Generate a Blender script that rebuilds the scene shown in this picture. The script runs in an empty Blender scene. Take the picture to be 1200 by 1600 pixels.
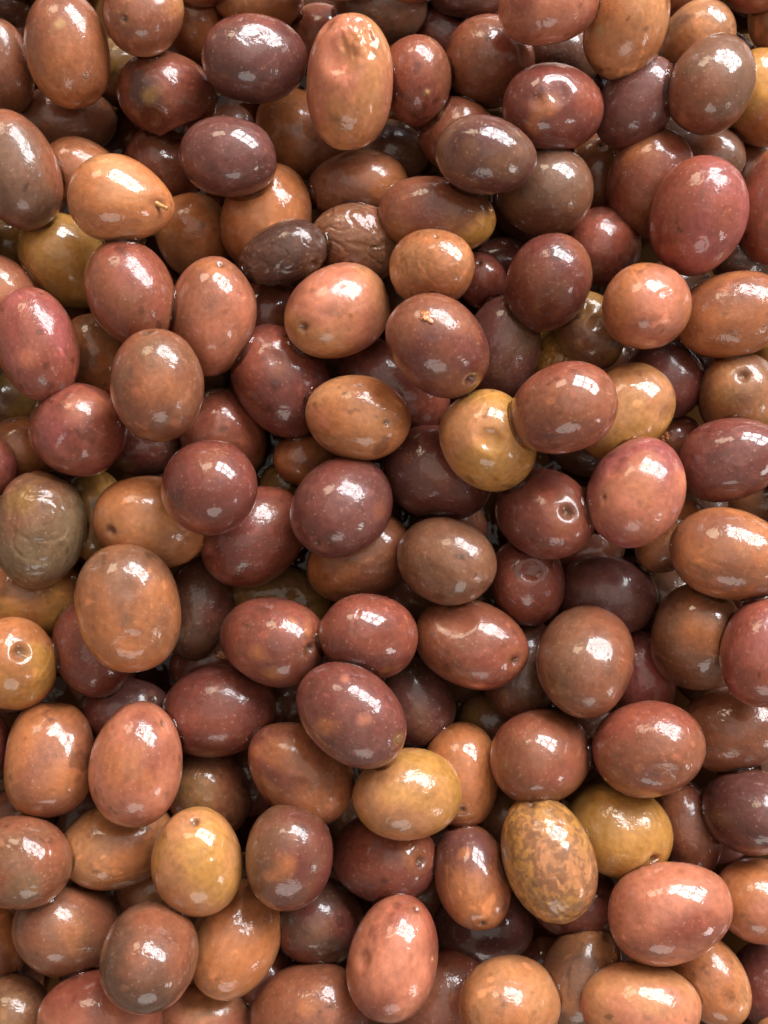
import bpy, bmesh, math, random
import numpy as np
from mathutils import Vector, Matrix

# ------------------------------------------------------------------ camera, light, exposure
S = 0.000133                 # metres per photo pixel at the top of the heap (an olive is about 2 cm)
F = 1930.0                   # viewing distance in the same pixels
W2, H2 = 600.0, 800.0
scene = bpy.context.scene
cam_d = bpy.data.cameras.new('camera')
cam = bpy.data.objects.new('camera', cam_d)
scene.collection.objects.link(cam)
cam.location = (0, 0, F * S)
cam.rotation_euler = (0, 0, 0)
cam_d.sensor_fit = 'VERTICAL'
cam_d.sensor_height = 32.0
cam_d.lens = 16.0 * F / H2
cam_d.clip_start = 0.01
cam_d.clip_end = 20
cam_d.dof.use_dof = True
cam_d.dof.focus_distance = (F - 25) * S
cam_d.dof.aperture_fstop = 17.0
scene.camera = cam

world = bpy.data.worlds.new('World')
scene.world = world
world.use_nodes = True
bg = world.node_tree.nodes['Background']
bg.inputs[0].default_value = (1.0, 0.86, 0.73, 1)
bg.inputs[1].default_value = 0.36

def area(name, direction, dist, sx, sy, power, color, roll=0.0):
    d = bpy.data.lights.new(name, 'AREA')
    d.shape = 'RECTANGLE'; d.size = sx; d.size_y = sy
    d.energy = power; d.color = color
    o = bpy.data.objects.new(name, d)
    scene.collection.objects.link(o)
    v = Vector(direction).normalized()
    o.location = v * dist
    z = v
    x = Vector((0, 0, 1)).cross(z).normalized()
    y = z.cross(x)
    m = Matrix((x, y, z)).transposed()
    o.rotation_euler = (m @ Matrix.Rotation(roll, 3, 'Z')).to_euler()
    return o, m

# a tall paned window behind the top of the picture: six panes, glazing bars between them
WIN = (0.46, 0.72, 0.55)
_, wm = area('window_probe', WIN, 1.2, 0.1, 0.1, 0, (1, 1, 1))
bpy.data.objects.remove(bpy.data.objects['window_probe'])
wv = Vector(WIN).normalized()
PW, PH, GAP = 0.32, 0.27, 0.045
for ix in range(3):
    for iy in range(2):
        o, _ = area('window_pane_lamp', WIN, 1.2, PW, PH, 7.2, (0.94, 0.97, 1.0))
        off = wm @ Vector(((ix - 1) * (PW + GAP), (iy - 0.5) * (PH + GAP), 0))
        o.location = wv * 1.2 + off
# warm-toned neighbour of the window, further left and dimmer
o, _ = area('curtain_lamp', (-0.30, 0.80, 0.55), 1.25, 0.40, 0.34, 4.6, (1.0, 0.80, 0.58))
# soft overhead fill added in place of bounce from a pale ceiling
o, _ = area('overhead_fill_lamp', (0.05, 0.22, 0.97), 1.7, 1.9, 1.9, 7.0, (1.0, 0.93, 0.85))
o.data.shape = 'ELLIPSE'
# dim low source on the photographer's side and a small one to the lower right
o, _ = area('low_front_lamp', (0.04, -0.90, 0.42), 1.5, 0.80, 0.62, 4.6, (1.0, 0.95, 0.90))
o.data.shape = 'ELLIPSE'
o, _ = area('side_lamp', (0.80, -0.56, 0.30), 1.5, 0.22, 0.30, 2.2, (1.0, 0.97, 0.94))

vs = scene.view_settings
vs.view_transform = 'Standard'
vs.look = 'None'
vs.exposure = 0.0
vs.gamma = 1.0
scene.cycles.max_bounces = 6
scene.cycles.transparent_max_bounces = 8

# ------------------------------------------------------------------ palette (sRGB as the skin looks in white light)
def lin(c):
    return tuple(((v / 255) / 12.92 if v / 255 <= 0.04045 else ((v / 255 + 0.055) / 1.055) ** 2.4) for v in c)
def dusty(c):
    y = 0.3 * c[0] + 0.59 * c[1] + 0.11 * c[2]
    return tuple(0.9 * (v + 0.05 * (y - v)) + 0.1 * q for v, q in zip(c, (128, 76, 58)))
PAL = {k: np.array(lin(dusty(v))) for k, v in dict(
    org=(163, 97, 54), tan=(175, 116, 72), sal=(171, 101, 74), red=(124, 61, 44), rbr=(123, 70, 46),
    brn=(112, 73, 50), mar=(98, 47, 39), pur=(98, 56, 50), tau=(103, 72, 54), drk=(76, 49, 38),
    blk=(58, 38, 31), gld=(172, 120, 54), olv=(134, 98, 46), pnk=(134, 66, 62), gry=(108, 88, 62),
    plm=(82, 47, 42), crm=(180, 144, 92), dbr=(86, 56, 39)).items()}

# ------------------------------------------------------------------ the olives, in photo pixels
# x, y, half length, half width, angle of the long axis (clockwise), level (0 = top), skin, second colour, label, options
R = []
def olive(x, y, a, b, ang, lev, c1, c2, label, *marks, **kw):
    R.append(dict(x=x, y=y, a=a, b=b, ang=ang, lev=lev, c1=c1, c2=c2, label=label, marks=marks, **kw))

# --- top band
olive(107,80,86,64,84,0,'rbr','org','long brown olive turning orange at its lower end, near the top left corner',('patch',98,42,9,'crm'),('dent',140,148,14,3),dir=100)
olive(5,105,68,43,82,.5,'brn','rbr','plain brown olive cut by the left edge beside the long brown one')
olive(28,38,46,40,60,1.1,'rbr','brn','dim brown olive tucked between two olives in the top left corner')
olive(8,4,45,35,10,1,'drk','brn','dark olive sliver at the very top left corner')
olive(225,18,67,62,100,0,'rbr','tan','matte pinkish brown round olive at the top edge, left of centre',('pit',194,28,6),skin='dull')
olive(303,36,60,46,65,1,'org','rbr','orange tan olive half hidden behind the matte round one at the top edge')
olive(403,-6,68,49,0,.7,'org','tan','orange olive at the top edge directly above the large dark maroon one')
olive(398,93,82,66,5,0,'mar','plm','large glossy dark maroon olive near the top with a dull horizontal highlight',('dent',395,62,22,3))
olive(262,148,72,61,15,.8,'red','rbr','torn red brown olive with a dark mouldy patch and a ragged flap',('patch',222,142,34,'blk',.85),('patch',232,150,12,'olv'),('cut',292,222,36,17),('dent',236,185,14,4))
olive(105,192,73,52,0,1.5,'brn','rbr','shadowed brown olive below the long brown one on the left')
olive(195,115,52,50,80,2.4,'olv','brn','greenish brown olive deep in the gap beside the torn one')
olive(27,265,92,63,72,0,'rbr','tau','big dull purple brown olive cut by the left edge with a bright window glint')
olive(130,272,62,50,20,1,'org','rbr','orange brown olive wedged between the dull purple one and the stemmed one')
olive(190,312,83,65,10,0,'org','tan','orange pear-shaped olive with a short stem stub at its right end',('stem',245,318,10.5),egg=.26,dirn=0)
olive(255,260,60,58,40,1,'red','rbr','reddish olive with a dull glint behind the stemmed one')
olive(358,246,74,62,4,0,'plm','pur','dark purple brown olive right of the torn one with two bluish glints')
olive(100,408,74,61,55,.8,'gld','olv','golden olive below the stemmed orange one near the left edge',dirn=0)
olive(8,380,50,38,10,1.5,'olv','brn','dark mustard olive sliver at the left edge beneath the dull purple one')
olive(3,455,60,47,35,.7,'tan','sal','pale pinkish tan olive corner at the left edge above the red pink one')
olive(303,370,62,56,80,.8,'org','tan','small smooth orange tan olive under the point of the stemmed one')
olive(417,340,82,67,105,.6,'org','rbr','tan olive with a rippled wet top partly covered by the blackish one',('patch',410,320,30,'org'),wr=.25)
olive(442,397,70,47,-20,.3,'blk','drk','wrinkled blackish olive pointed at its left end',('pit',490,411,8),('dent',500,375,12,4),wr=.7,egg=-.15)
olive(560,377,68,56,15,.5,'brn','rbr','brown olive with finely shrivelled skin right of the blackish one',wr=.8)
olive(558,292,76,52,-4,.6,'rbr','org','glossy orange brown olive lying level under the tall damaged one')
olive(683,336,90,58,8,.3,'rbr','gld','long purple brown olive fading to gold at its right end',('nub',767,328,6),dir=15,c0='mar')
olive(548,130,99,67,92,0,'sal','tan','tall salmon olive with a broken crumbly top and a sunken side',('dent',528,95,28,9),('crumple',562,66,34,2.8),('dent',508,45,16,5),('patch',560,75,24,'tan'),box=.3,wr=.22)
olive(650,127,66,52,85,.4,'red','rbr','reddish brown olive with a tiny pale nub, right of the tall damaged one',('nub',667,143,5))
olive(466,210,72,59,52,.6,'org','rbr','orange olive leaning against the tall damaged one from the left',('patch',492,200,18,'rbr'))
olive(507,62,56,48,30,.8,'red','rbr','dim reddish olive behind the tall damaged one, upper left of it')
olive(595,10,68,54,0,.7,'tau','brn','taupe brown olive at the top edge above the tall damaged one')
olive(690,50,58,44,40,1.3,'mar','plm','dark maroon olive in the gap near the top edge, right of the taupe one')
olive(732,-6,58,30,0,1,'plm','drk','dark maroon sliver of an olive at the top edge centre')
olive(767,97,68,66,20,.5,'rbr','red','round dull red brown olive below the pink brown one at the top',('dent',815,88,12,4))
olive(858,4,77,61,-15,0,'sal','red','pink brown olive at the top edge, right of centre')
olive(978,33,85,65,100,0,'org','tan','bright orange tan olive hanging from the top edge on the right',('patch',940,45,8,'crm'))
olive(1078,-8,46,35,0,.9,'rbr','brn','brown sliver of an olive at the top edge right of the orange tan one')
olive(1090,60,58,50,-40,.8,'tan','tau','tan olive with a bright glint behind the round taupe one at upper right')
olive(1112,133,75,66,112,.2,'tau','rbr','round taupe brown olive near the top right corner')
olive(1190,155,70,55,80,1,'gld','org','golden orange olive at the right edge behind the round taupe one')
olive(1215,30,52,42,80,.5,'tan','brn','tan olive sliver in the top right corner')
olive(865,170,73,62,5,.4,'mar','red','glossy maroon olive with a folded dent across its top',('dent',872,148,20,5),('dent',840,158,16,3),('patch',855,165,20,'org'))
olive(995,160,72,54,-58,.6,'mar','pur','dull purple brown olive under the bright orange tan one')
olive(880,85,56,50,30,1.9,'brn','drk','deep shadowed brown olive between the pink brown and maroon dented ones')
olive(758,242,79,60,10,.2,'plm','tau','dark blotchy purple brown olive with bluish sheen, upper right of centre',('patch',735,230,18,'brn'),('patch',780,262,20,'brn'),wr=.15)
olive(712,212,60,54,30,.8,'red','rbr','reddish olive with a stalk nub behind the dark blotchy one',('nub',686,178,8))
olive(850,297,73,68,20,.5,'tau','brn','dull greyish taupe olive beneath the dark blotchy one')
olive(932,272,60,42,85,1,'org','rbr','narrow orange brown olive with a round pit mark facing up',('pit',940,228,9))
olive(1018,287,77,62,100,.7,'red','rbr','red brown olive with a tan cheek left of the large maroon pink one',('patch',1003,232,26,'org'))
olive(1090,339,92,71,102,0,'red','pnk','large smooth maroon pink egg-shaped olive standing near the right edge')
olive(1112,245,50,44,30,1.2,'tau','rbr','shadowed taupe olive between the round taupe one and the maroon pink egg')
olive(1165,262,44,42,80,1.3,'rbr','drk','dark brown olive sliver behind the maroon pink egg near the right edge')
olive(1212,320,88,53,95,.4,'red','org','red orange olive cut by the right edge beside the maroon pink egg')
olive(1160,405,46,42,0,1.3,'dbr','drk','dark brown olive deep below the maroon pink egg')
olive(940,386,59,58,0,.7,'mar','red','round dull maroon olive below the greyish taupe one')
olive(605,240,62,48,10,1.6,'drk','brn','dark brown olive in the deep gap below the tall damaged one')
# --- second band
olive(855,444,75,64,110,.3,'mar','rbr','blotchy maroon brown olive with a mottled purple underside',('patch',880,450,22,'brn'))
olive(785,410,44,37,0,1.5,'plm','mar','dim maroon olive in the gap right of the long gold-ended one')
olive(754,441,43,37,70,1,'red','pnk','small reddish olive peeping out right of the round mottled tan one',('pit',748,412,4))
olive(677,419,65,59,0,.2,'tan','org','round mottled tan olive right of the shrivelled brown one',('pit',680,372,4),mot=.5,wr=.15)
olive(1010,478,67,66,0,.1,'sal','org','round matte salmon orange olive on the right',('ringdent',1035,468,17,1.6),skin='dull')
olive(1143,491,85,66,-15,.2,'org','rbr','large orange brown olive at the right edge with a bright square glint')
olive(920,516,62,49,60,.9,'brn','olv','lumpy olive-brown olive behind the matte salmon one',('dent',912,486,14,4),('dent',930,505,10,4),wr=.3)
olive(868,562,54,48,10,.9,'olv','gld','shrivelled golden brown olive with deep wrinkles in a gap',wr=1.7)
olive(1035,592,60,58,30,1,'mar','plm','shadowed glossy maroon olive under the matte salmon one')
olive(784,543,76,56,100,.6,'pur','tau','greyish purple olive with a bright blue glint right of the scabbed one')
olive(685,541,87,72,45,0,'mar','rbr','large purplish red olive with a crusty orange scab and a stem scar',('scab',664,497,11),('pit',735,593,10),('patch',690,550,28,'rbr'))
olive(879,639,85,69,-20,.1,'rbr','red','big reddish brown olive with a creased right end, right of the gold dented one',('dent',948,605,14,4),('patch',850,690,30,'mar'))
olive(976,645,78,62,-52,.5,'gld','tan','golden tan olive with flattened cheeks behind the big reddish brown one',('dent',1035,650,22,5),box=.4)
olive(1058,686,40,36,0,1.2,'red','rbr','small reddish olive carrying a crumb of orange flesh',('scab',1040,684,9))
olive(1155,622,65,60,80,.6,'brn','tan','tan brown olive with a round stem pit on top at the right edge',('pit',1160,587,11),c0='olv')
olive(1143,717,84,65,-12,.1,'mar','pur','glossy purple maroon olive with a squarish glint at the right edge')
olive(1215,560,46,42,80,1,'gld','olv','mustard olive sliver at the right edge below the large orange brown one')
olive(994,770,89,73,118,0,'sal','pnk','rosy magenta olive with an orange belly right of centre',('patch',1000,745,38,'org'),('pit',947,777,4),egg=-.06)
olive(851,802,79,69,25,.2,'mar','red','red purple olive with a deep stem hole at its right side',('pit',886,800,13),dir=10)
olive(764,690,79,70,60,.1,'gld','tan','golden olive with a shallow round dent in its middle',('dent',766,688,18,7),dirn=0)
olive(560,650,82,65,12,0,'tan','org','orange tan olive with pinkish ends and a small dark pit dot',('pit',603,660,6),('patch',620,610,26,'sal'),('patch',495,650,20,'sal'))
olive(527,486,83,70,-25,0,'tan','sal','peach tan olive with a dark stem pit at its lower left',('pit',476,511,9),('patch',580,500,30,'rbr'))
olive(440,596,88,69,55,.5,'mar','red','deep red maroon olive with a sparkling wet glint left of the peach tan one',('dent',432,560,14,3),('patch',440,570,20,'rbr'))
olive(615,602,90,60,30,.9,'mar','red','maroon olive lying underneath the orange tan one with the pit dot')
olive(425,490,56,50,0,1.2,'red','rbr','shadowed red brown olive below the blackish wrinkled one')
olive(685,742,83,70,20,.6,'mar','plm','dark maroon olive left of and below the gold dented one',('patch',690,740,22,'rbr'))
olive(535,792,82,73,-40,.1,'mar','pur','purple maroon olive with a large cracked window glint, just left of centre',('pit',497,848,5),('patch',590,800,16,'rbr'))
olive(478,716,48,43,0,1.3,'org','rbr','dim orange brown olive in the gap above the purple maroon one')
olive(450,760,42,35,0,1.5,'olv','brn','mustard brown olive piece deep beside the purple maroon one')
olive(330,495,93,67,98,.2,'rbr','sal','tall orange brown olive with a pale scar at its top left of peach one',('pit',345,414,8),('patch',342,425,16,'org'))
olive(205,457,83,67,68,.1,'red','rbr','dull reddish pink olive right of the golden one near the left',skin='dull')
olive(247,604,87,71,88,0,'rbr','brn','upright brown olive with a puckered stem end at its top',('pit',230,521,10),('patch',255,605,34,'org',.3),('patch',205,585,16,'tau'))
olive(57,536,88,62,78,0,'red','pnk','rosy red olive with a paned window glint at the left edge',('patch',40,560,20,'sal'))
olive(150,556,62,47,70,.9,'org','brn','orange brown olive squeezed between the rosy red one and the upright brown one',wr=.2)
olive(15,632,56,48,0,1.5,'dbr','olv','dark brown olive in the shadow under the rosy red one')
olive(118,670,75,71,20,.1,'red','pnk','round rosy olive with a thumb-like dent on its front',('dent',108,697,18,5),('patch',130,640,26,'sal'))
olive(42,700,53,46,0,.9,'rbr','org','brown olive behind the round rosy one at the left edge')
olive(-15,728,46,39,90,.6,'red','pnk','pinkish olive sliver at the left edge above the greyish wrinkled one')
olive(225,695,57,47,0,1.3,'mar','drk','dark maroon olive in the gap under the upright brown one')
olive(350,685,70,62,70,.7,'red','rbr','red olive with a dark tip mark hidden behind the round red brown one',('pit',312,640,6))
olive(325,762,75,72,0,0,'red','mar','round glossy red brown olive with a crisp paned glint, left of centre',('patch',330,720,22,'rbr'),skin='smooth')
olive(238,816,83,67,12,.5,'org','tan','orange olive with a dark navel pit at its left end',('pit',178,830,9),dirn=0)
olive(150,808,68,44,88,1,'gld','olv','golden olive squeezed behind the greyish wrinkled one')
olive(63,828,92,70,97,.2,'gry','brn','greyish brown withered olive with a milky skin patch at the left edge',('patch',52,862,26,'gry'),('dent',52,860,20,3),('patch',40,780,28,'olv'),wr=.55)
olive(50,932,77,60,0,.8,'gld','org','golden orange olive lying under the greyish withered one')
# --- third band
olive(20,1038,72,67,60,.1,'gld','org','bright golden olive with a deep navel at the left edge',('pit',31,1020,14),dirn=0)
olive(200,948,98,78,78,0,'brn','org','large tan brown olive with a crumpled top and small bruises',('dent',155,882,16,5),('patch',198,935,9,'brn'),('patch',198,968,13,'tau'),('dent',203,925,10,2),('dent',205,995,20,3),box=.3)
olive(143,1015,72,56,70,.6,'mar','red','red maroon olive between the golden navel one and the large tan brown one')
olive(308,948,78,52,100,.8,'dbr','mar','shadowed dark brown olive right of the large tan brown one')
olive(397,836,85,69,-45,.5,'mar','red','dusky red olive under the round glossy red brown one',('patch',420,800,24,'rbr'))
olive(433,935,80,49,8,.9,'brn','olv','brown olive with a wrinkled ridge in the shadow below the dusky red one',('dent',460,935,14,4),wr=.6)
olive(562,872,82,61,-30,.6,'org','rbr','orange brown olive beneath the purple maroon one at the centre',('patch',600,830,22,'rbr'))
olive(696,874,77,67,15,0,'brn','dbr','dark brown olive with a frosted highlight and flat crease at the centre',('dent',690,910,24,3),('patch',700,880,26,'brn'))
olive(822,912,63,55,85,.5,'mar','red','dark red olive with a wet crescent dent, right of the frosted brown one',('dent',830,893,15,7))
olive(948,931,77,61,10,.5,'pur','plm','smooth dark purple grey olive above the tan olive with a round dimple')
olive(735,1006,89,67,20,.3,'rbr','red','orange brown olive with a sunken top edge and a navel at its right tip',('pit',803,1034,10),('dent',715,965,30,7),dir=60)
olive(577,993,76,65,15,.1,'red','mar','smooth brick red olive with a crisp four-paned glint at the centre',skin='smooth')
olive(427,1003,83,69,15,.1,'mar','red','red maroon olive with orange flecks and a scar at its right end',('pit',484,1014,9),('patch',400,1020,15,'org'),('patch',432,1052,16,'org'),('patch',455,975,10,'org'),('patch',480,990,9,'org'),mot=.3)
olive(550,1117,93,70,40,0,'mar','pur','maroon olive with orange spots and a brown stem scar at its lower right',('scar',622,1152,11),('patch',505,1135,17,'org'),('patch',538,1065,7,'sal'),('patch',567,1122,8,'sal'),mot=.2)
olive(650,1099,67,57,80,.5,'drk','pur','dark brown round olive right of the orange-spotted maroon one',('patch',655,1110,22,'brn'))
olive(470,1207,91,68,40,.3,'rbr','org','orange brown olive with a purple lower rim under the orange-spotted maroon one',('patch',440,1180,34,'org'),('dent',470,1232,22,3),c0='mar')
olive(342,1112,87,70,-10,.3,'mar','red','maroon olive with a broad dull band of reflection, left of centre')
olive(195,1110,67,48,0,.9,'mar','plm','dark maroon olive hidden behind the orange red upright one',('pit',236,1092,5))
olive(330,1030,62,44,-20,1.4,'mar','red','deep red olive in the dark gap right of the large tan brown one',('scab',346,1026,10))
olive(80,1186,87,68,90,.2,'org','rbr','blocky orange brown olive with squared shoulders near the left edge',('dent',85,1102,20,4),box=.7)
olive(212,1193,96,71,92,0,'sal','red','upright orange red olive with a smooth rounded lower end',('pit',250,1137,4),('patch',190,1190,40,'org'))
olive(-22,1160,52,33,90,.5,'red','pnk','red olive sliver at the left edge beside the blocky one')
olive(326,1242,70,61,70,.7,'rbr','brn','brown olive with a mustard wrinkled patch beneath the maroon banded one',('patch',315,1245,34,'olv',.4),wr=.4)
olive(184,1318,84,64,-15,.4,'tan','org','tan saddle-shaped olive under the upright orange red one',('dent',180,1278,26,8))
olive(307,1344,82,70,86,0,'tan','gld','golden tan olive with a round stem ring at its top',('pit',302,1286,9),('dent',330,1340,6,2),egg=-.1,dirn=0)
olive(28,1346,82,70,10,.1,'rbr','brn','brown olive with a grey worn patch at the left edge',('patch',40,1380,28,'gry'),('patch',20,1350,24,'brn'),wr=.2)
olive(450,1338,81,68,100,.2,'mar','brn','dusky maroon brown olive with a tan centre spot',('patch',450,1350,18,'org'))
olive(600,1340,77,65,10,.4,'red','mar','dark red olive with a gold stem hole at its right end, under the yellow one',('pit',655,1345,10),('patch',640,1335,20,'org'))
olive(638,1239,86,72,-8,0,'gld','tan','yellow gold olive, the palest in the pile, right of the orange-spotted maroon one',('patch',625,1280,22,'tau',.3),dirn=0)
olive(722,1211,78,56,88,.4,'org','org','orange olive tucked behind the right end of the yellow gold one',('pit',722,1262,5),plain=1)
olive(737,1371,82,58,76,.1,'rbr','org','bean-shaped olive, purple on top and orange below',('dent',800,1352,24,4),('pit',752,1440,6),('patch',735,1322,46,'pur',.95),('patch',728,1333,9,'org'),dir=70)
olive(848,1181,79,71,-20,.2,'rbr','red','red brown olive left of the large pinkish bruised one')
olive(1011,1171,88,73,-14,0,'red','rbr','large pinkish brown olive with a dark bruise on its lower side',('patch',1020,1210,22,'plm'),('dent',1035,1205,22,4),('nub',936,1222,5))
olive(917,1032,86,76,95,0,'rbr','brn','big matte tan brown olive with a round dimple facing up',('dent',938,1012,17,1.9),('pit',905,1113,5),skin='dull')
olive(815,1046,76,57,100,.7,'mar','dbr','shadowed maroon olive left of the dimpled tan brown one')
olive(1000,1056,68,51,80,.6,'red','pnk','rosy red olive half covered by the dimpled tan brown one')
olive(1089,993,75,65,100,.4,'brn','org','smooth amber brown olive near the right edge',('dent',1080,1012,24,3),box=.3)
olive(1193,1017,87,65,100,.1,'red','pnk','rosy red olive cut by the right edge next to the amber brown one')
olive(1141,867,93,71,12,.1,'org','rbr','large speckled orange brown olive at the right edge',mot=.4)
olive(1050,838,62,46,-45,.9,'org','brn','orange brown olive behind the rosy magenta one on the right')
olive(1192,790,56,43,0,1,'org','brn','brown orange olive sliver at the right edge under the purple maroon one')
olive(915,856,60,46,-15,1,'rbr','mar','dim red brown olive under the rosy magenta one')
olive(1148,1138,82,63,-15,.7,'rbr','dbr','shadowed brown olive at the right edge below the amber one')
olive(1172,1268,72,66,20,.3,'plm','pur','dark plum olive at the right edge with a scaly glint')
olive(1072,1291,73,49,76,.6,'rbr','mar','narrow red brown olive between the mustard and dark plum ones')
# --- bottom band
olive(967,1297,83,70,25,.2,'gld','olv','mustard green-gold olive with a stem pit at its lower right',('pit',1018,1342,10),('dent',980,1278,22,3),dirn=0)
olive(856,1340,96,71,74,0,'gld','tan','golden olive netted with brown mottling, pit at its top end',('pit',833,1262,7),mot=1.0,wr=.35)
olive(785,1275,48,46,0,.9,'gld','brn','dim gold olive in the gap behind the netted mottled one')
olive(900,1405,67,57,20,.6,'mar','red','maroon olive beneath the netted mottled one')
olive(1047,1425,97,77,-14,0,'sal','red','large smooth salmon pink olive near the bottom right')
olive(1188,1407,66,62,0,.4,'org','sal','orange salmon olive cut by the right edge beside the large salmon pink one')
olive(755,1450,74,60,0,.8,'plm','pur','dark plum olive in the shadow below the bean-shaped one')
olive(908,1526,77,57,-62,.5,'brn','tan','brown tan olive below the maroon one near the bottom edge',('scab',962,1496,8))
olive(1110,1532,73,55,60,.3,'org','tan','orange tan olive with a crease, right of the bottom salmon one',('dent',1135,1560,14,4))
olive(1002,1574,92,66,5,.1,'sal','tan','pale salmon tan olive cut by the bottom edge on the right')
olive(797,1571,78,73,-20,.1,'tan','org','bright peach tan olive cut by the bottom edge with a long glint')
olive(1207,1545,68,57,80,.5,'mar','pur','purple maroon olive in the bottom right corner')
olive(615,1496,95,69,-76,0,'sal','red','upright salmon red olive with a stem dot at its top and a sunken left side',('pit',652,1427,6),('dent',568,1500,16,5),('nub',677,1499,4))
olive(690,1562,82,62,-50,.5,'red','rbr','red brown olive behind the lower right of the upright salmon red one')
olive(486,1583,92,75,-8,.3,'rbr','mar','red brown olive with an orange fleck cut by the bottom edge',('patch',473,1575,13,'org'))
olive(498,1439,67,63,20,.6,'drk','mar','dark brown olive with an amber centre beneath the dusky maroon brown one',('patch',495,1448,22,'brn'),('dent',515,1490,10,3))
olive(367,1467,88,65,110,.4,'tan','org','smooth tan orange olive under the stem-ringed golden tan one')
olive(233,1496,83,75,105,.1,'dbr','rbr','dark coffee brown round olive with streaky reflections near the bottom left',('patch',215,1490,24,'rbr'))
olive(103,1450,82,73,5,.3,'brn','rbr','dull brown olive above the bottom left corner',('patch',105,1445,26,'org'))
olive(155,1592,90,67,0,.4,'red','sal','salmon red olive cut by the bottom edge at left')
olive(15,1586,60,58,0,.5,'brn','olv','brown olive in the bottom left corner with a white glint')
olive(-8,1476,56,48,80,.6,'org','rbr','orange brown olive sliver at the left edge near the bottom')
olive(317,1592,70,52,0,.7,'sal','tan','pale pinkish tan olive at the bottom edge beside the salmon red one')
olive(235,1390,52,43,0,1,'rbr','tan','dim tan brown olive behind the stem-ringed golden tan one')
olive(385,1220,46,52,0,1.1,'red','dbr','dark red olive in the gap left of the purple-rimmed orange brown one')
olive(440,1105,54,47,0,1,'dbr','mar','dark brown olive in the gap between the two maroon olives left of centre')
olive(770,1126,54,44,0,1.2,'brn','olv','dim golden brown olive in the gap above the red brown one')
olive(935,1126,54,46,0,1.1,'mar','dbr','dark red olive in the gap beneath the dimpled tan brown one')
olive(405,1522,52,50,0,.9,'mar','red','dark maroon olive in the gap right of the smooth tan orange one')

NROW = len(R)
rng = random.Random(11)

# ------------------------------------------------------------------ geometry of the heap
def frame_axes(o):
    a, b = o['a'], o['b']
    if a < b: a, b = b, a; o['ang'] += 90; o['a'], o['b'] = a, b
    ratio = o.get('ratio', rng.uniform(1.17, 1.27))
    L = max(a * 1.002, b * ratio)
    c2 = min(1.0, max(0.0, (a * a - b * b) / (L * L - b * b)))
    tilt = math.acos(math.sqrt(c2))
    sgn = rng.choice((-1, 1))
    th = -math.radians(o['ang'])
    for m in o['marks']:                       # the pitted end is turned to the camera
        if m[0] in ('pit', 'stem', 'scar', 'scab'):
            d = (m[1] - o['x']) * math.cos(th) - (m[2] - o['y']) * math.sin(th)
            sgn = 1 if d > 0 else -1
            break
    t = tilt * sgn
    ex = np.array([math.cos(th) * math.cos(t), math.sin(th) * math.cos(t), math.sin(t)])
    ey = np.array([-math.sin(th), math.cos(th), 0.0])
    ez = np.cross(ex, ey)
    o['B'] = np.stack([ex, ey, ez], 1)         # columns: local axes in the picture frame
    o['ax'] = np.array([L, b, b * o.get('flat', 1.0)])
    o['A'] = o['B'] @ np.diag(1 / o['ax'] ** 2) @ o['B'].T

def height(o, X, Y, top):
    A = o['A']; dx = X - o['x']; dy = -(Y - o['y'])
    p = A[0, 2] * dx + A[1, 2] * dy
    q = A[0, 0] * dx * dx + 2 * A[0, 1] * dx * dy + A[1, 1] * dy * dy - 1
    disc = p * p - A[2, 2] * q
    ok = disc > 0
    r = np.sqrt(np.where(ok, disc, 0))
    return ok, (-p + r) / A[2, 2] if top else (-p - r) / A[2, 2]

def clearance(i, j):                            # how far the centre of i must sit above the centre of j
    x0 = max(i['x'] - i['a'], j['x'] - j['a']); x1 = min(i['x'] + i['a'], j['x'] + j['a'])
    y0 = max(i['y'] - i['a'], j['y'] - j['a']); y1 = min(i['y'] + i['a'], j['y'] + j['a'])
    if x1 - x0 < 2 or y1 - y0 < 2: return None
    X, Y = np.meshgrid(np.linspace(x0, x1, 28), np.linspace(y0, y1, 28))
    k1, lo = height(i, X, Y, False); k2, hi = height(j, X, Y, True)
    k = k1 & k2
    if k.sum() < 2: return None
    return float((hi - lo)[k].max())

for o in R:
    q = 1.015 if o['lev'] < 0.4 else 1.06
    o['a'] *= q; o['b'] *= q
    frame_axes(o)

# olives outside the frame and the deep layer that shows only as dark scraps in the gaps
def covered(x, y, sc):
    for o in R:
        dx, dy = x - o['x'], y - o['y']
        if dx * dx + dy * dy < (sc + 0.5 * (o['a'] + o['b'])) ** 2: return True
    return False
skins = ['rbr', 'red', 'mar', 'org', 'brn', 'tau', 'tan', 'plm']
for ring, lev in ((0, .4), (1, .5)):
    for gy in range(-330, 1940, 66):
        for gx in range(-330, 1540, 66):
            x = gx + rng.uniform(-14, 14); y = gy + rng.uniform(-14, 14)
            m = 58
            if -m < x < 1200 + m and -m < y < 1600 + m: continue
            if covered(x, y, 44 if ring == 0 else 34): continue
            o = dict(x=x, y=y, a=rng.uniform(76, 88), b=rng.uniform(62, 70), ang=rng.uniform(0, 180), lev=lev + rng.uniform(0, .1),
                     c1=rng.choice(skins), c2=rng.choice(skins), label='brown olive lying beyond the edge of the picture', marks=(), grp='olives outside the picture')
            frame_axes(o); R.append(o)
NRING = len(R)
fi = 0
for gy in range(-250, 1860, 118):
    fi += 1
    for gx in range(-250, 1460, 136):
        o = dict(x=gx + 68 * (fi % 2) + rng.uniform(-9, 9), y=gy + rng.uniform(-9, 9), a=rng.uniform(64, 72), b=rng.uniform(56, 60), ang=rng.uniform(0, 180), lev=5,
                 c1=rng.choice(['brn', 'rbr', 'dbr', 'mar', 'red', 'rbr']), c2='dbr', label='dark olive deep in the shadowed gaps under the heap', marks=(), grp='olives deep in the gaps')
        frame_axes(o); R.append(o)

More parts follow.
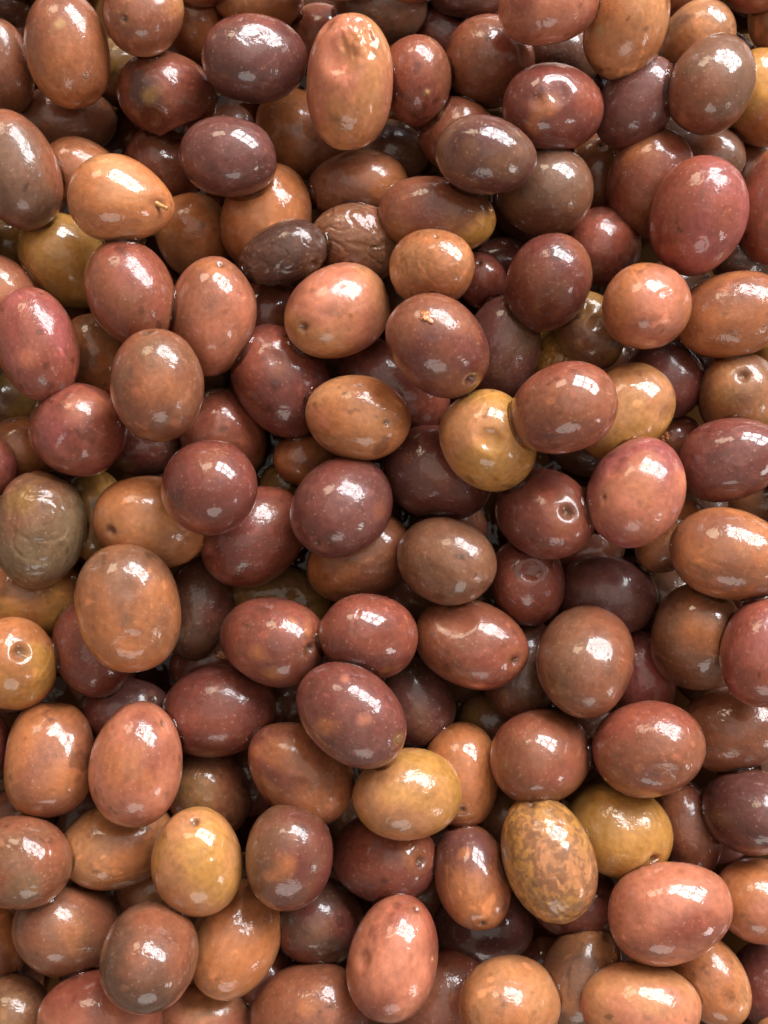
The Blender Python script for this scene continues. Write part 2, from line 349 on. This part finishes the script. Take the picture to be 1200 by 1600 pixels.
# settle: every olive is drawn to its own depth while overlapping pairs push each other apart
order = sorted(range(len(R)), key=lambda k: R[k]['lev'])
pairs = []
for n, k in enumerate(order):
    o = R[k]
    o['z0'] = rng.uniform(-8, 8) - 85 * min(o['lev'], 2.0) if o['lev'] < 5 else -190
    o['z'] = o['z0']
    for kk in order[:n]:
        p = R[kk]
        if p['lev'] == 5 and o['lev'] == 5: continue
        if abs(p['x'] - o['x']) > p['a'] + o['a'] or abs(p['y'] - o['y']) > p['a'] + o['a']: continue
        d = clearance(p, o)
        if d is not None: pairs.append((kk, k, d * 0.82))
pi = np.array([p[0] for p in pairs]); pj = np.array([p[1] for p in pairs]); pd = np.array([p[2] for p in pairs])
zz = np.array([o['z'] for o in R]); z0 = zz.copy(); deep = np.array([o['lev'] == 5 for o in R])
for it in range(900):
    gap = pd - (zz[pi] - zz[pj])
    push = np.where(gap > 0, gap, 0)
    wi = np.where(deep[pj], 0.0, 0.5)           # the deep layer gives way, it does not lift the heap
    up = np.zeros(len(R)); dn = np.zeros(len(R)); cu = np.zeros(len(R)); cd = np.zeros(len(R))
    np.maximum.at(up, pi, push * wi); np.maximum.at(dn, pj, push * (1 - wi))
    zz = zz + 0.6 * (up - dn) + 0.010 * (z0 - zz)
zz -= np.percentile(zz[:NROW], 88)
for o, z in zip(R, zz): o['z'] = float(z)
# leave out the deep and outer olives that nothing of can be seen or that shade nothing in view
GX, GY = np.meshgrid(np.arange(-24, 1225, 5.0), np.arange(-24, 1625, 5.0))
best = np.full(GX.shape, -1e9); who = np.full(GX.shape, -1)
for k, o in enumerate(R):
    ok, h = height(o, GX, GY, True)
    h = np.where(ok, h + o['z'], -1e9)
    m = h > best
    best[m] = h[m]; who[m] = k
seen = np.bincount(who[who >= 0].ravel(), minlength=len(R))
R = [o for k, o in enumerate(R) if k < NROW or (o['lev'] == 5 and seen[k] > 5) or
     (o['lev'] < 5 and -95 < o['x'] < 1295 and -95 < o['y'] < 1695)]
zs = [o['z'] for o in R]
ZMIN = min(o['z'] for o in R) - 62

# ------------------------------------------------------------------ materials
def nodes_mat(name):
    m = bpy.data.materials.new(name); m.use_nodes = True
    nt = m.node_tree
    return m, nt, nt.nodes['Principled BSDF']

def skin_material(name, wrinkled=False, netted=False, film=1.0, dull=0.0):
    m, nt, b = nodes_mat(name)
    N, L = nt.nodes.new, nt.links.new
    tc = N('ShaderNodeTexCoord'); oi = N('ShaderNodeObjectInfo')
    ml = N('ShaderNodeMath'); ml.operation = 'MULTIPLY'; ml.inputs[1].default_value = 7.0
    L(oi.outputs['Random'], ml.inputs[0])
    cb = N('ShaderNodeCombineXYZ'); L(ml.outputs[0], cb.inputs[0]); L(ml.outputs[0], cb.inputs[1])
    ad = N('ShaderNodeVectorMath'); ad.operation = 'ADD'
    L(tc.outputs['Object'], ad.inputs[0]); L(cb.outputs[0], ad.inputs[1])
    P = ad.outputs[0]
    def noise(scale, detail, rough=0.55, dist=0.0):
        n = N('ShaderNodeTexNoise'); n.inputs['Scale'].default_value = scale
        n.inputs['Detail'].default_value = detail; n.inputs['Roughness'].default_value = rough
        n.inputs['Distortion'].default_value = dist
        L(P, n.inputs['Vector']); return n.outputs['Fac']
    def remap(v, a, b2, c, d):
        r = N('ShaderNodeMapRange'); r.inputs[1].default_value = a; r.inputs[2].default_value = b2
        r.inputs[3].default_value = c; r.inputs[4].default_value = d; L(v, r.inputs[0]); return r.outputs[0]
    def math2(op, x, y):
        q = N('ShaderNodeMath'); q.operation = op
        for k, v in enumerate((x, y)):
            if isinstance(v, (int, float)): q.inputs[k].default_value = v
            else: L(v, q.inputs[k])
        return q.outputs[0]
    def mix(fac, c1, c2):
        x = N('ShaderNodeMix'); x.data_type = 'RGBA'; L(fac, x.inputs[0]); L(c1, x.inputs[6]); x.inputs[7].default_value = (*c2, 1)
        return x.outputs[2]
    pig = N('ShaderNodeAttribute'); pig.attribute_name = 'pigment'
    grain = noise(950, 5, 0.72)
    hs = N('ShaderNodeHueSaturation'); L(pig.outputs['Color'], hs.inputs['Color'])
    L(remap(grain, 0.32, 0.68, 0.87, 1.13), hs.inputs['Value'])
    col = hs.outputs[0]
    vo = N('ShaderNodeTexVoronoi'); vo.inputs['Scale'].default_value = 900; L(P, vo.inputs['Vector'])   # pale pores
    dots = math2('MULTIPLY', remap(vo.outputs['Distance'], 0.08, 0.30, 0.42, 0.0), remap(grain, 0.44, 0.6, 0.1, 1.0))
    col = mix(dots, col, (0.40, 0.23, 0.14))
    if netted:                                    # brown netting
        att = N('ShaderNodeAttribute'); att.attribute_name = 'traits'
        sep = N('ShaderNodeSeparateColor'); L(att.outputs['Color'], sep.inputs[0])
        net = math2('MULTIPLY', remap(noise(520, 5, 0.6, 0.6), 0.45, 0.56, 0.0, 0.72), sep.outputs[0])
        col = mix(net, col, (0.155, 0.066, 0.032))
    L(col, b.inputs['Base Color'])
    b.inputs['Subsurface Weight'].default_value = SSS
    b.inputs['Subsurface Radius'].default_value = (1.0, 0.42, 0.22)
    b.inputs['Subsurface Scale'].default_value = 0.0018
    b.inputs['IOR'].default_value = 1.38
    b.inputs['Specular IOR Level'].default_value = 0.15 if wrinkled else 0.3
    L(remap(grain, 0.3, 0.7, 0.30, 0.46), b.inputs['Roughness'])
    if not wrinkled:
        bp = N('ShaderNodeBump'); bp.inputs['Strength'].default_value = 0.5; bp.inputs['Distance'].default_value = 0.00022
        L(grain, bp.inputs['Height']); L(bp.outputs[0], b.inputs['Normal'])
    # the film of brine: glossy, pooled unevenly
    b.inputs['Coat Weight'].default_value = 1.0
    b.inputs['Coat IOR'].default_value = 1.42
    fl = noise(330, 3.0, 0.5, 0.6)
    L(remap(fl, 0.44, 0.72, 0.018 + dull * 0.5, 0.11 + dull), b.inputs['Coat Roughness'])
    fl = math2('ADD', fl, math2('MULTIPLY', grain, 0.05))
    if wrinkled:
        att = N('ShaderNodeAttribute'); att.attribute_name = 'traits'
        sep = N('ShaderNodeSeparateColor'); L(att.outputs['Color'], sep.inputs[0])
        cr = math2('MULTIPLY', noise(480, 4, 0.6, 0.8), sep.outputs[1])
        fl = math2('ADD', fl, math2('MULTIPLY', cr, 0.5))
        bp = N('ShaderNodeBump'); bp.inputs['Strength'].default_value = 0.5; bp.inputs['Distance'].default_value = 0.0006
        L(cr, bp.inputs['Height']); L(bp.outputs[0], b.inputs['Normal'])
    bc = N('ShaderNodeBump'); bc.inputs['Strength'].default_value = 0.40 * film; bc.inputs['Distance'].default_value = 0.0006
    L(fl, bc.inputs['Height']); L(bc.outputs[0], b.inputs['Coat Normal'])
    return m
SSS = 0.35
SKINS = {
    'smooth': skin_material('wet_skin_smooth', film=0.45),
    'wet': skin_material('wet_skin_rippled', film=1.25),
    'dull': skin_material('waxy_skin_dull', film=0.8, dull=0.13),
    'half': skin_material('wet_skin_patchy', film=0.9, dull=0.05),
    'wrinkled': skin_material('wet_skin_wrinkled', wrinkled=True, film=0.8, dull=0.02),
    'netted': skin_material('wet_skin_netted', netted=True, film=0.8)}

def simple(name, c, rough, coat, scale, amp):
    m, nt, b = nodes_mat(name)
    n = nt.nodes.new('ShaderNodeTexNoise'); n.inputs['Scale'].default_value = scale; n.inputs['Detail'].default_value = 5
    r = nt.nodes.new('ShaderNodeValToRGB')
    r.color_ramp.elements[0].position = 0.3; r.color_ramp.elements[1].position = 0.7
    c = np.array(lin(c))
    r.color_ramp.elements[0].color = (*np.clip(c * (1 - amp), 0, 1), 1); r.color_ramp.elements[1].color = (*np.clip(c * (1 + amp), 0, 1), 1)
    tc = nt.nodes.new('ShaderNodeTexCoord')
    nt.links.new(tc.outputs['Object'], n.inputs['Vector'])
    nt.links.new(n.outputs['Fac'], r.inputs[0]); nt.links.new(r.outputs[0], b.inputs['Base Color'])
    b.inputs['Roughness'].default_value = rough; b.inputs['Coat Weight'].default_value = coat; b.inputs['Coat Roughness'].default_value = 0.08
    bp = nt.nodes.new('ShaderNodeBump'); bp.inputs['Distance'].default_value = 0.0004; bp.inputs['Strength'].default_value = 0.6
    nt.links.new(n.outputs['Fac'], bp.inputs['Height']); nt.links.new(bp.outputs[0], b.inputs['Normal'])
    return m
M_SCAR = simple('stem_scar_cork', (112, 74, 40), 0.6, 0.4, 1400, 0.35)
M_STEM = simple('stem_wood', (166, 118, 66), 0.6, 0.6, 1100, 0.35)
M_SCAB = simple('crusty_flesh', (168, 98, 50), 0.45, 0.8, 900, 0.45)
M_TUB = simple('pale_plastic', (132, 108, 84), 0.4, 0.2, 60, 0.06)

def brine_material(name, tint):
    m, nt, b = nodes_mat(name)
    nt.nodes.remove(b)
    N, L = nt.nodes.new, nt.links.new
    out = [n for n in nt.nodes if n.type == 'OUTPUT_MATERIAL'][0]
    fr = N('ShaderNodeFresnel'); fr.inputs['IOR'].default_value = 1.34
    tr = N('ShaderNodeBsdfTransparent'); tr.inputs[0].default_value = (*tint, 1)
    gl = N('ShaderNodeBsdfGlossy'); gl.inputs['Roughness'].default_value = 0.03
    ns = N('ShaderNodeTexNoise'); ns.inputs['Scale'].default_value = 160; ns.inputs['Detail'].default_value = 2
    tc = N('ShaderNodeTexCoord'); L(tc.outputs['Object'], ns.inputs['Vector'])
    bp = N('ShaderNodeBump'); bp.inputs['Distance'].default_value = 0.0012; bp.inputs['Strength'].default_value = 0.5
    L(ns.outputs['Fac'], bp.inputs['Height']); L(bp.outputs[0], gl.inputs['Normal'])
    mx = N('ShaderNodeMixShader'); L(fr.outputs[0], mx.inputs[0]); L(tr.outputs[0], mx.inputs[1]); L(gl.outputs[0], mx.inputs[2])
    L(mx.outputs[0], out.inputs[0])
    return m
M_BRINE = brine_material('brine', (0.80, 0.60, 0.42))
M_FILM = brine_material('brine_film', (0.93, 0.88, 0.82))

# ------------------------------------------------------------------ the setting: tub floor and brine
def sheet(name, z, half, mat, n=2):
    xs = np.linspace(-half, half, n)
    vs_ = [(x, y, z) for y in xs for x in xs]
    fs = [(j * n + i, j * n + i + 1, (j + 1) * n + i + 1, (j + 1) * n + i) for j in range(n - 1) for i in range(n - 1)]
    me = bpy.data.meshes.new(name); me.from_pydata(vs_, [], fs); me.materials.append(mat)
    o = bpy.data.objects.new(name, me); scene.collection.objects.link(o)
    o['kind'] = 'structure'
    return o
sheet('tub_floor', ZMIN * S, 0.22, M_TUB)
sheet('brine', -205 * S, 0.22, M_BRINE)

# ------------------------------------------------------------------ olive meshes
def ico(level):
    bm = bmesh.new(); bmesh.ops.create_icosphere(bm, subdivisions=level, radius=1.0)
    v = np.array([x.co[:] for x in bm.verts]); f = np.array([[q.index for q in t.verts] for t in bm.faces], dtype=np.int32)
    bm.free(); v /= np.linalg.norm(v, axis=1)[:, None]
    return v, f
ICO = {k: ico(k) for k in (4, 5, 6)}     # bmesh levels: 1280, 5120 and 20480 triangles

def snoise(P, freq, g, n=12):
    out = np.zeros(len(P))
    for _ in range(n):
        d = g.normal(size=3); d /= np.linalg.norm(d)
        out += np.cos(P @ d * freq * g.uniform(0.7, 1.3) + g.uniform(0, 6.28))
    return out / math.sqrt(n / 2)

def sstep(x, a, b):
    t = np.clip((x - a) / (b - a), 0, 1); return t * t * (3 - 2 * t)

def mesh_np(name, v, f, mat):
    me = bpy.data.meshes.new(name)
    me.vertices.add(len(v)); me.vertices.foreach_set('co', np.ascontiguousarray(v, dtype=np.float32).ravel())
    me.loops.add(f.size); me.loops.foreach_set('vertex_index', f.ravel())
    me.polygons.add(len(f))
    me.polygons.foreach_set('loop_start', np.arange(0, f.size, f.shape[1], dtype=np.int32))
    me.polygons.foreach_set('use_smooth', np.ones(len(f), dtype=bool))
    me.update(calc_edges=True); me.materials.append(mat)
    return me

def add_attr(me, name, arr):
    at = me.attributes.new(name, 'FLOAT_COLOR', 'POINT')
    at.data.foreach_set('color', np.concatenate([arr, np.ones((len(arr), 1))], 1).astype(np.float32).ravel())

def child(name, v, f, mat, parent):
    o = bpy.data.objects.new(name, mesh_np(name, v, f, mat))
    scene.collection.objects.link(o); o.parent = parent
    return o

def revolve(profile, n=14):
    v, f = [], []
    for r, z in profile:
        for k in range(n):
            t = 2 * math.pi * k / n; v.append((r * math.cos(t), r * math.sin(t), z))
    m = len(profile)
    for i in range(m - 1):
        for k in range(n):
            f.append((i * n + k, i * n + (k + 1) % n, (i + 1) * n + (k + 1) % n, (i + 1) * n + k))
    return np.array(v), np.array(f, dtype=np.int32)

def basis(nv):
    nv = nv / np.linalg.norm(nv)
    t = np.cross(nv, [0.3, 0.9, 0.2]); t /= np.linalg.norm(t)
    return np.stack([t, np.cross(nv, t), nv], 1)

def build(o, idx):
    g = np.random.default_rng(100 + idx)
    real = [m for m in o['marks'] if m[0] != 'patch']
    lvl = 4 if idx >= NROW else (6 if (real or o.get('wr', 0) > 0.3) and o['lev'] < 1.1 or (idx < NROW and o['lev'] < 0.15) else 5)
    u, f = ICO[lvl]
    B, ax = o['B'], o['ax']
    # view-aligned frame at this olive
    k = (F - o['z']) / F
    C = np.array([(o['x'] - W2) * k, -(o['y'] - H2) * k, o['z']])
    ez = np.array([0, 0, F]) - C; ez /= np.linalg.norm(ez)
    ex = np.array([1.0, 0, 0]) - ez * ez[0]; ex /= np.linalg.norm(ex)
    V = np.stack([ex, np.cross(ez, ex), ez], 1)
    # shape in local axes
    p = u.copy()
    box = o.get('box', 0) * 0.55 + g.uniform(0.0, 0.12)
    nrm = (np.abs(p) ** (2 + box)).sum(1) ** (1 / (2 + box))
    p = p / nrm[:, None]
    egg = o.get('egg', g.uniform(-.10, .10))
    s = 1 - egg * p[:, 0] * 0.9
    p[:, 1] *= s; p[:, 2] *= s
    sh = snoise(u, 2.3, g) * 0.015 + snoise(u, 4.5, g) * 0.007
    if 'plain' in o: sh = sh * 0.3
    wr = o.get('wr', 0)
    if wr:
        warp = u + 0.12 * np.stack([snoise(u, 4, g) for _ in range(3)], 1)
        rid = -0.034 * np.exp(-(snoise(warp, 8, g) / 0.26) ** 2) - 0.015 * np.exp(-(snoise(warp, 17, g) / 0.3) ** 2) + 0.012 + 0.02 * snoise(u, 3.2, g)
        reg = sstep(snoise(u, 2.0, g), -1.1, 0.4)
        sh = sh + wr * rid * (0.35 + 0.65 * reg)
    if idx < NROW and 'plain' not in o:               # pressed spots and slack skin
        for _ in range(int(g.integers(2, 5))):
            d = g.normal(size=3); d /= np.linalg.norm(d)
            dd = u @ d; w0 = math.cos(g.uniform(0.35, 0.7))
            sh = sh - sstep(dd, w0, 1.0) * g.uniform(0.008, 0.026)
        if g.uniform() < 0.45:                         # a shallow crease
            d = g.normal(size=3); d /= np.linalg.norm(d); e = g.normal(size=3); e /= np.linalg.norm(e)
            sh = sh - 0.010 * np.exp(-((u @ d - 0.1 + 0.06 * snoise(u, 5, g)) / 0.035) ** 2) * sstep(u @ e, 0.45, 0.85)
    p = p * (1 + sh)[:, None] * ax
    # pigment
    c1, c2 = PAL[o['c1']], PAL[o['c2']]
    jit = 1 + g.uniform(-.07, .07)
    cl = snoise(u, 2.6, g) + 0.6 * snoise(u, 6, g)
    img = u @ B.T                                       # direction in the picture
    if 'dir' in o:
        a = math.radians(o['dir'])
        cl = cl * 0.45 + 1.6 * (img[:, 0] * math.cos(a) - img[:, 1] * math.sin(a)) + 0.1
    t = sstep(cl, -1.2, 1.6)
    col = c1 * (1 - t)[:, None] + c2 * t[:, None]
    if 'c0' in o:
        t0 = sstep(snoise(u, 3, g), 0.2, 1.4) * 0.7
        col = col * (1 - t0)[:, None] + PAL[o['c0']] * t0[:, None]
    # ruddy or dusky clouds
    if 'dirn' not in o:
        t3 = sstep(snoise(u, 5, g) + 0.5 * snoise(u, 11, g), 0.6, 2.2) * 0.14
        col = col * (1 - t3)[:, None] + PAL['mar'] * t3[:, None]
    if lvl > 4:                                        # bruises, pale scuffs and fine scratches of the skin itself
        for _ in range(int(g.integers(4, 11)) if 'dirn' not in o else 2):
            d = g.normal(size=3); d /= np.linalg.norm(d)
            dd = np.sqrt((((u - d) * ax) ** 2).sum(1)) * (1 + 0.3 * snoise(u, 9, g) + 0.2 * snoise(u, 22, g))
            r = g.choice((4, 5, 6, 8, 13)) * g.uniform(0.8, 1.2)
            kx = g.choice((0.62, 0.75, 0.8, 1.3, 1.45))
            col = col * (1 + (kx - 1) * sstep(-dd, -r * 1.2, -r * 0.6))[:, None]
        for _ in range(int(g.integers(0, 3))):
            d = g.normal(size=3); d /= np.linalg.norm(d); e = np.cross(d, g.normal(size=3)); e /= np.linalg.norm(e)
            ln = np.exp(-((u @ d + 0.03 * snoise(u, 6, g)) / 0.018) ** 2) * sstep(u @ e, g.uniform(0.75, 0.9), 0.97)
            col = col * (1 + 0.5 * ln)[:, None]
    fx = []
    for m in o['marks']:
        d = np.array([m[1] - o['x'], -(m[2] - o['y'])])
        A = o['A']
        d2 = np.append(d, 0); 
        q = d2 @ A @ d2
        if q > 0.93: d = d * math.sqrt(0.93 / q)
        pp = A[0, 2] * d[0] + A[1, 2] * d[1]
        qq = A[0, 0] * d[0] ** 2 + 2 * A[0, 1] * d[0] * d[1] + A[1, 1] * d[1] ** 2 - 1
        z = (-pp + math.sqrt(max(0, pp * pp - A[2, 2] * qq))) / A[2, 2]
        q0 = B.T @ np.array([d[0], d[1], z])
        nq = q0 / ax ** 2; nq /= np.linalg.norm(nq)
        i0 = np.argmin(((u * ax - q0) ** 2).sum(1))
        dist = np.sqrt(((u * ax - q0) ** 2).sum(1))
        wob = dist * (1 + 0.12 * snoise(u, 9, g))
        r = m[3]
        if m[0] == 'pit':
            dep = r * 0.8
            p += nq * (-dep * np.exp(-(dist / (r * 0.75)) ** 2) - 0.12 * r * np.exp(-(wob / (r * 2.4)) ** 2) + 0.0)[:, None]
            t = np.exp(-(wob / (r * 0.9)) ** 2) * 0.85
            col = col * (1 - t)[:, None] + PAL['dbr'] * t[:, None]
            t = np.exp(-((wob - r * 1.7) / (r * 0.8)) ** 2) * 0.14
            col = col * (1 - t)[:, None] + PAL['olv'] * t[:, None]
            if r >= 8: fx.append(('stem_scar', i0, nq, r))
        elif m[0] == 'stem':
            p += nq * (-r * 0.45 * np.exp(-(dist / (r * 1.1)) ** 2))[:, None]
            t = np.exp(-(wob / (r * 1.3)) ** 2) * 0.5
            col = col * (1 - t)[:, None] + PAL['dbr'] * t[:, None]
            fx.append(('stem', i0, nq, r))
        elif m[0] == 'scar':
            p += nq * (-r * 0.25 * np.exp(-(dist / (r * 1.0)) ** 2))[:, None]
            t = np.exp(-(wob / (r * 1.1)) ** 4) * 0.8
            col = col * (1 - t)[:, None] + PAL['olv'] * t[:, None]
            fx.append(('scar', i0, nq, r))
        elif m[0] == 'scab':
            fx.append(('scab', i0, nq, r))
        elif m[0] == 'nub':
            p += nq * (r * 0.7 * np.exp(-(dist / (r * 0.7)) ** 2) - r * 0.25 * np.exp(-(dist / (r * 2)) ** 2))[:, None]
            t = np.exp(-(dist / (r * 0.9)) ** 2) * 0.8
            col = col * (1 - t)[:, None] + PAL['crm'] * t[:, None]
        elif m[0] == 'dent':
            p += nq * (-m[4] * 1.25 * np.exp(-(wob / (r * 0.9)) ** 2.6))[:, None]
        elif m[0] == 'ringdent':                          # flat-bottomed dimple with a soft rim
            p += nq * (-m[4] * sstep(-wob, -r * 1.25, -r * 0.55))[:, None]
        elif m[0] == 'crumple':                           # broken, crumbly flesh
            t = sstep(-wob, -r * 1.2, -r * 0.6)
            p += nq * (t * m[4] * (-0.6 + 0.55 * snoise(u, 13, g) + 0.4 * snoise(u, 26, g) + 0.25 * snoise(u, 50, g)))[:, None]
        elif m[0] == 'cut':                               # skin torn away, a sharp-edged hollow
            t = sstep(-dist * (1 + 0.10 * snoise(u, 7, g)), -r * 1.08, -r * 0.93)
            p += nq * (-m[4] * t + 3.0 * np.exp(-((dist - r * 1.12) / 5) ** 2))[:, None]
            col = col * (1 - 0.6 * t)[:, None] + PAL['dbr'] * 0.6 * t[:, None]
        elif m[0] == 'patch':
            wob2 = dist * (1 + 0.22 * snoise(u, 6, g) + 0.12 * snoise(u, 14, g))
            t = sstep(-wob2, -r * 1.35, -r * 0.3) * m[5] if len(m) > 5 else sstep(-wob2, -r * 1.35, -r * 0.3) * 0.65
            col = col * (1 - t)[:, None] + PAL[m[4]] * t[:, None]
    cloud = 1 + 0.045 * snoise(u, 8, g) + 0.04 * snoise(u, 19, g, 16) + 0.05 * snoise(u, 42, g, 22)
    col = np.clip(col * jit * np.clip(cloud, 0.6, 1.45)[:, None], 0.004, 0.9)
    Wm = V @ B
    verts = (p @ Wm.T) * (k * S)
    name = 'olive'
    if o.get('mot'): sk = 'netted'
    elif wr: sk = 'wrinkled'
    elif 'skin' in o: sk = o['skin']
    else: sk = ('smooth', 'wet', 'dull', 'half', 'wet', 'half')[int(g.integers(6))]
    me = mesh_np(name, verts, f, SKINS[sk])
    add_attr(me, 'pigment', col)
    tr = np.zeros((len(u), 3)); tr[:, 0] = o.get('mot', 0); tr[:, 1] = wr
    add_attr(me, 'traits', tr)
    ob = bpy.data.objects.new(name, me)
    scene.collection.objects.link(ob)
    ob.location = C * S
    o['V'], o['C'], o['k'] = V, C, k
    ob['label'] = o['label']; ob['category'] = 'olive'
    ob['group'] = o.get('grp', 'wet olives heaped in brine')
    # stems, scars and crusts
    for kind, i0, nq, r in fx:
        base = p[i0]
        Bn = basis(nq)
        if kind == 'stem_scar':
            v, q = revolve([(0.56, -0.25), (0.58, 0.02), (0.46, 0.14), (0.30, 0.05), (0.20, 0.12), (0.02, 0.17)], 12)
            v = v * r * 0.52; mat, nm = M_SCAR, 'stem_scar'
            v *= 1 + 0.08 * g.normal(size=(len(v), 1))
        elif kind == 'scar':
            v, q = revolve([(1.0, -0.3), (0.98, 0.10), (0.78, 0.26), (0.5, 0.12), (0.3, 0.20), (0.02, 0.24)], 14)
            v = v * r * 0.72 * (1 + 0.07 * g.normal(size=(len(v), 1))); mat, nm = M_SCAR, 'stem_scar'
        elif kind == 'stem':
            v, q = revolve([(0.42, -0.5), (0.40, 0.3), (0.30, 0.8), (0.28, 1.4), (0.34, 1.75), (0.36, 1.9), (0.02, 1.95)], 12)
            v = v * r; v[:, 0] += 0.12 * v[:, 2]; mat, nm = M_STEM, 'stem'
            # lean the stalk out towards the right end
            lean = B.T @ np.array([0.80, -0.35, 0.45]); Bn = basis(lean)
        else:
            u2, q = ICO[4]
            bump = 1 + 0.28 * snoise(u2, 6, g) + 0.15 * snoise(u2, 14, g)
            v = u2 * bump[:, None] * np.array([1.0, 0.75, 0.30]) * r * 0.8; mat, nm = M_SCAB, 'scab'
        v = base + v @ Bn.T
        child(nm, (v @ Wm.T) * (k * S), q, mat, ob)
    return ob

# the deep scraps are told apart by the olive they lie beside
CUT = {'near', 'at', 'beside', 'below', 'under', 'beneath', 'right', 'left', 'behind', 'between', 'cut', 'above', 'just', 'hanging', 'standing', 'lying', 'in', 'partly', 'half'}
def head(l):
    w = []
    for q in l.replace(',', ' ,').split():
        if q == ',' or (q in CUT and len(w) >= 3): break
        w.append(q)
    return ' '.join(w)
used = set()
for o in R[NROW:]:
    if o['lev'] != 5: continue
    near = sorted(R[:NROW], key=lambda p: (p['x'] - o['x']) ** 2 + (p['y'] - o['y']) ** 2)
    tone = {'brn': 'brown', 'rbr': 'reddish', 'dbr': 'dark brown', 'mar': 'maroon', 'red': 'red brown'}[o['c1']]
    for p in near:
        h = head(p['label'])
        if p['lev'] > 0.55 or len(h.split()) > 9 or len(h.split()) < 4: continue
        dx, dy = o['x'] - p['x'], o['y'] - p['y']
        rel = ('right of' if dx > 0 else 'left of') if abs(dx) > abs(dy) else ('below' if dy > 0 else 'above')
        l = f'{tone} olive deep {rel} the {h}'
        if l not in used: break
    used.add(l); o['label'] = l

for i, o in enumerate(R):
    build(o, i)

# ------------------------------------------------------------------ brine drawn into the corners where olives touch
def world_quad(o):
    M = (o['V'] @ o['B']) * (o['ax'] * o['k'])
    return M, np.linalg.inv(M)
FV, FF = [], []
cu, _ = ICO[4]
def hit(Mi, C, P, n):                            # where the line P + t n meets the ellipsoid, nearest to P
    a = Mi @ n; b = Mi @ (P - C)
    A_, B_, C_ = a @ a, a @ b, b @ b - 1
    D = B_ * B_ - A_ * C_
    if D <= 0: return None
    r = math.sqrt(D); t1, t2 = (-B_ - r) / A_, (-B_ + r) / A_
    return t1 if abs(t1) < abs(t2) else t2
nb = 0
idn = {id(o): o for o in R}
for ii in range(len(R)):
    o = R[ii]
    if o['lev'] == 5: continue
    M1, I1 = world_quad(o)
    for jj in range(ii + 1, len(R)):
        p = R[jj]
        if p['lev'] == 5 or np.linalg.norm(o['C'] - p['C']) > o['a'] + p['a'] + 4: continue
        M2, I2 = world_quad(p)
        pts = cu @ M1.T + o['C']
        f2 = (((pts - p['C']) @ I2.T) ** 2).sum(1)
        q = np.argmin(f2)
        if f2[q] > 1.12 or f2[q] < 0.45: continue
        c = pts[q]
        n = I1.T @ (I1 @ (c - o['C'])); n /= np.linalg.norm(n)
        t2 = hit(I2, p['C'], c, n)
        if t2 is None: continue
        c = c + n * t2 * 0.5
        T = basis(n)
        g = np.random.default_rng(ii * 1000 + jj)
        want = g.uniform(5.5, 10)
        NF = 26; rows = []
        for kf in range(NF):
            th = 2 * math.pi * kf / NF
            tv = T[:, 0] * math.cos(th) + T[:, 1] * math.sin(th)
            r0 = r1 = None
            for r in np.arange(2, 46, 1.5):
                P = c + tv * r
                h1, h2 = hit(I1, o['C'], P, n), hit(I2, p['C'], P, n)
                if h1 is None or h2 is None: break
                if r0 is None and h2 - h1 > want * 0.35: r0 = r
                if h2 - h1 > want: r1 = (r, P + n * (h1 - 1.0), P + n * (h2 + 1.0)); break
            if r0 is None or r1 is None: rows.append(None); continue
            mid = c + tv * (r0 + 0.5) + n * 0.5 * (((r1[1] + r1[2]) * 0.5 - c - tv * r1[0]) @ n) * 2
            rows.append([(1 - s_) ** 2 * r1[1] + 2 * s_ * (1 - s_) * mid + s_ ** 2 * r1[2] for s_ in (0, .2, .4, .6, .8, 1)])
        if sum(x is None for x in rows) > 6: continue
        nb += 1
        base0 = len(FV); ids = {}
        for kf, rr in enumerate(rows):
            if rr is None: continue
            ids[kf] = len(FV); FV.extend(rr)
        for kf in range(NF):
            k2 = (kf + 1) % NF
            if kf in ids and k2 in ids:
                for m_ in range(5):
                    FF.append((ids[kf] + m_, ids[k2] + m_, ids[k2] + m_ + 1, ids[kf] + m_ + 1))
fm = mesh_np('brine_film', np.array(FV) * S, np.array(FF, dtype=np.int32), M_FILM)
fo = bpy.data.objects.new('brine_film', fm); scene.collection.objects.link(fo)
fo['kind'] = 'stuff'; fo['label'] = 'clear brine drawn into the corners where olives touch'; fo['category'] = 'brine'
print('bridges', nb)
print('olives', NROW, 'outer', sum(o['lev'] < 5 for o in R[NROW:]), 'deep', sum(o['lev'] == 5 for o in R), 'z', min(zs), max(zs))
labs = [o['label'] for o in R[:NROW]]
print('dup labels', [l for l in set(labs) if labs.count(l) > 1], 'long', [l for l in labs if not 4 <= len(l.split()) <= 16])
